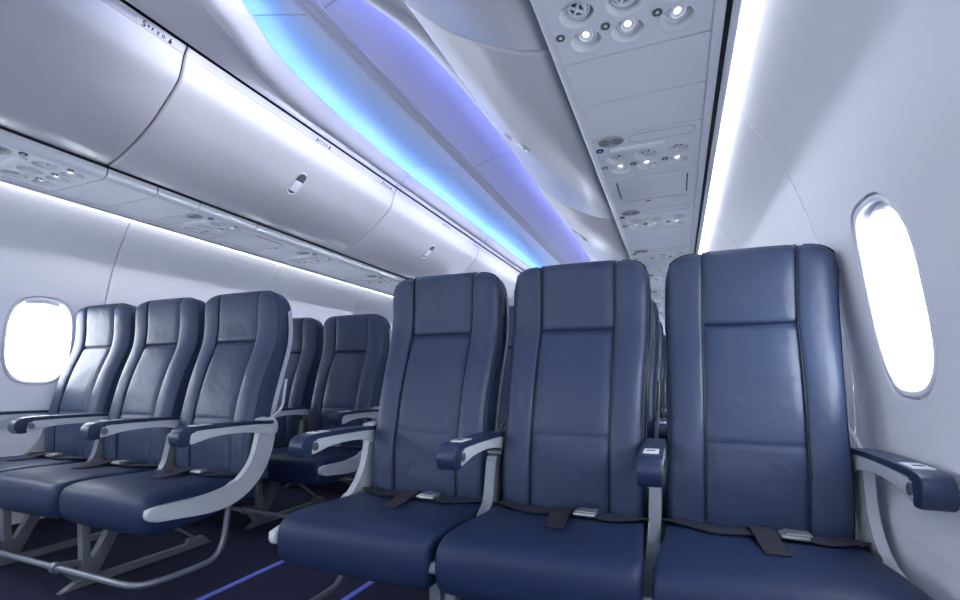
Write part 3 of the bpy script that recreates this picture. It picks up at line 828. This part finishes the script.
for side, nm in ((-1, 'left'), (1, 'right')):
    for ys, i in seg:
        bm = bmesh.new(); loops = []
        for j, y in enumerate(ys):
            pr = soffit_profile(y)
            if (j == len(ys) - 1 and i < 6) or (j == 0 and i > 0):   # rolled ends at the joints
                loops.append([(XC + side * (o + (.006 if q > 5 else 0)), y + (.003 if j else -.003), z + H + .008) for q, (o, z) in enumerate(pr)]) if j == 0 else None
            loops.append([(XC + side * o, y, z + H) for o, z in pr])
            if j == len(ys) - 1 and i < 6: loops.append([(XC + side * (o + (.006 if q > 5 else 0)), y + .003, z + H + .008) for q, (o, z) in enumerate(pr)])
        skin(bm, loops, closed=False, cap=False)
        struct(obj('ceiling_soffit_%s' % nm, bm, M['soffit'], angle=50), 'white curved ceiling edge above the %s bins' % nm, 'ceiling')
    # blue lamps lying on top of the ceiling edge
    P = []
    y = 1.0
    while y < 10.0:
        P.append((XC + side * (oe(y) + .062), y, 1.383 + H)); y += .08 if y < 2.7 else .6
    bm = bmesh.new(); tube(bm, P, .006, 6)
    tag(obj('cove_lamp', bm, M['led_left' if side < 0 else 'led_right']), 'blue lamp line hidden along the %s edge of the glowing ceiling' % nm, 'lamp', 'blue cove lamps')
    # narrow-beam white lamps behind the lip that wash the bins across the aisle
    for y0, y1 in ((1.0, 1.2), (1.2, 1.45), (1.45, 1.75), (1.75, 2.15), (2.15, 2.62), (2.7, 4.0), (4.1, 5.4), (5.5, 6.8), (6.9, 8.2)):
        L = bpy.data.lights.new('bin_wash_lamp', 'AREA'); L.shape = 'RECTANGLE'; L.size = y1 - y0; L.size_y = .010; L.energy = 3.8 * (y1 - y0); L.color = (.93, .94, 1); L.spread = math.radians(48)
        o = bpy.data.objects.new('bin_wash_lamp', L); link(o); e = oe((y0 + y1) / 2)
        d = Vector((-side, 0, -.42)).normalized(); o.matrix_world = Matrix.Translation((XC + side * (e + .034), (y0 + y1) / 2, 1.3772 + H)) @ d.to_track_quat('-Z', 'Y').to_matrix().to_4x4()
        xx = Vector((0, 1, 0)); zz = -d; yy = zz.cross(xx); o.matrix_world = Matrix(((xx.x, yy.x, zz.x, o.location.x), (xx.y, yy.y, zz.y, o.location.y), (xx.z, yy.z, zz.z, o.location.z), (0, 0, 0, 1)))
# plain ceiling ahead of the bay
bm = bmesh.new(); skin(bm, [[(XC + o, y, z + H) for o, z in ((-.48, 1.284), (-.3, 1.31), (0, 1.318), (.3, 1.31), (.48, 1.284))] for y in (YA, .921)], closed=False, cap=False)
struct(obj('ceiling_front', bm, M['soffit']), 'plain white ceiling ahead of the glowing bay', 'ceiling')
CR = [(.500, 1.365), (.498, 1.392), (.485, 1.412), (.44, 1.432), (.36, 1.443), (.26, 1.440), (.16, 1.424), (.08, 1.405), (.040, 1.395)]
CP = smooth_path([(o, 0, z) for o, z in CR], 5)
bounds = [.90, 1.385, 2.80, 4.22, 5.65, 7.08, 8.5, YZ]
for side, nm in ((-1, 'left'), (1, 'right')):
    for y0, y1 in zip(bounds, bounds[1:]):
        bm = bmesh.new()
        def bow(y, p): return y + .09 * ((p.x - .04) / .46) ** 2 * (-1)     # seams bow slightly across the bay
        skin(bm, [[(XC + side * p.x, bow(yy, p) if 0 < t < 9 else yy, p.z + H + dz) for p in CP] for t, (yy, dz) in enumerate(((y0 + .0025, .008), (y0 + .003, 0), ((y0 + y1) / 2, 0), (y1 - .003, 0), (y1 - .0025, .008)), 1)], closed=False, cap=False)
        struct(obj('ceiling_crown_%s' % nm, bm, M['crown'], angle=50), 'arched ceiling panel washed with blue light, %s of the rail' % nm, 'ceiling')
bm = bmesh.new(); box(bm, (XC - .62, .88, 1.452 + H), (XC + .62, YZ, 1.48 + H)); struct(obj('ceiling_backing', bm, M['crown'], smooth=False), 'closing panel above the arched ceiling', 'ceiling')
for a, b, z, m, nm in ((-.040, -.022, 1.392, 'rail', 'left'), (-.0195, .016, 1.394, 'rail', 'middle'), (.020, .040, 1.392, 'rail', 'right')):
    bm = bmesh.new(); box(bm, (XC + a, .93, z + H), (XC + b, YZ, 1.43 + H), .002); struct(obj('trim_rail_%s' % nm, bm, M[m], angle=30), '%s strip of the ceiling rail' % nm, 'trim')
bm = bmesh.new(); box(bm, (XC - .0405, .93, 1.402 + H), (XC + .041, YZ, 1.435 + H)); struct(obj('trim_rail_backing', bm, M['dark'], smooth=False), 'dark gap inside the ceiling rail', 'trim')
# unseen lamps added in the plain ceiling ahead as fill for the seats
for i, y in enumerate((-.55, -1.75)):
    t = thing('ceiling_fill_lamp', '%s square ceiling lamp in the plain ceiling ahead of the seats' % ('nearer', 'farther')[i], 'ceiling light', (XC, y, 1.316 + H), 'entry ceiling lamps')
    bm = bmesh.new()
    for a, b in (((-.30, -.30), (.30, -.27)), ((-.30, .27), (.30, .30)), ((-.30, -.27), (-.27, .27)), ((.27, -.27), (.30, .27))): box(bm, (a[0], a[1], -.022), (b[0], b[1], .0), .002)
    obj('frame', bm, M['bowl'], t, angle=30)
    bm = bmesh.new(); box(bm, (-.27, -.27, -.016), (.27, .27, -.004)); obj('diffuser', bm, M['dome'], t, smooth=False)

# ------------------------------------------------------------------ daylight
w = bpy.data.worlds.new('daylight'); S.world = w; w.use_nodes = True
bg = w.node_tree.nodes['Background']; bg.inputs['Color'].default_value = (.86, .92, 1, 1); bg.inputs['Strength'].default_value = 13.5
for side in (-1, 1):
    for k in list(range(-6, 8)) + ['door']:
        L = bpy.data.lights.new('window_portal', 'AREA'); L.shape = 'ELLIPSE'; L.size = .27; L.size_y = .40; L.cycles.is_portal = True
        o = bpy.data.objects.new('window_portal', L); link(o)
        
        if k == 'door': L.shape = 'RECTANGLE'; L.size = .44; L.size_y = 1.62; p = Vector((XC + side * 1.80, (DA + DB) / 2, .82))
        else: p = wall_pt(side, WY0 + CELL * k + WDY(side, k), SC, .10)
        o.location = p
        o.rotation_euler = Vector((-side, 0, 0)).to_track_quat('-Z', 'Z').to_euler()
        o['kind'] = 'helper'

# ------------------------------------------------------------------ camera
f, th, ps, ro = 466.2, .0121, .3751, .0037; PX, PY = 493.35, 373.2
fw = Vector((-math.sin(ps) * math.cos(th), math.cos(ps) * math.cos(th), math.sin(th)))
rt = Vector((math.cos(ps), math.sin(ps), 0)); up = rt.cross(fw)
r2 = rt * math.cos(ro) + up * math.sin(ro); u2 = up * math.cos(ro) - rt * math.sin(ro)
cam = bpy.data.cameras.new('camera'); co = bpy.data.objects.new('camera', cam); link(co)
co.matrix_world = Matrix(((r2.x, u2.x, -fw.x, 0), (r2.y, u2.y, -fw.y, 0), (r2.z, u2.z, -fw.z, H), (0, 0, 0, 1)))
cam.sensor_width = 36; cam.lens = f / 960 * 36; cam.shift_x = -(PX - 480) / 960; cam.shift_y = (PY - 300) / 960
cam.clip_start = .02
S.camera = co
S.cycles.max_bounces = 10; S.cycles.diffuse_bounces = 5; S.cycles.transparent_max_bounces = 8
S.cycles.caustics_reflective = False; S.cycles.caustics_refractive = False
S.view_settings.view_transform = 'Standard'; S.view_settings.look = 'None'; S.view_settings.gamma = 1; S.view_settings.use_curve_mapping = False
S.view_settings.exposure = -.1
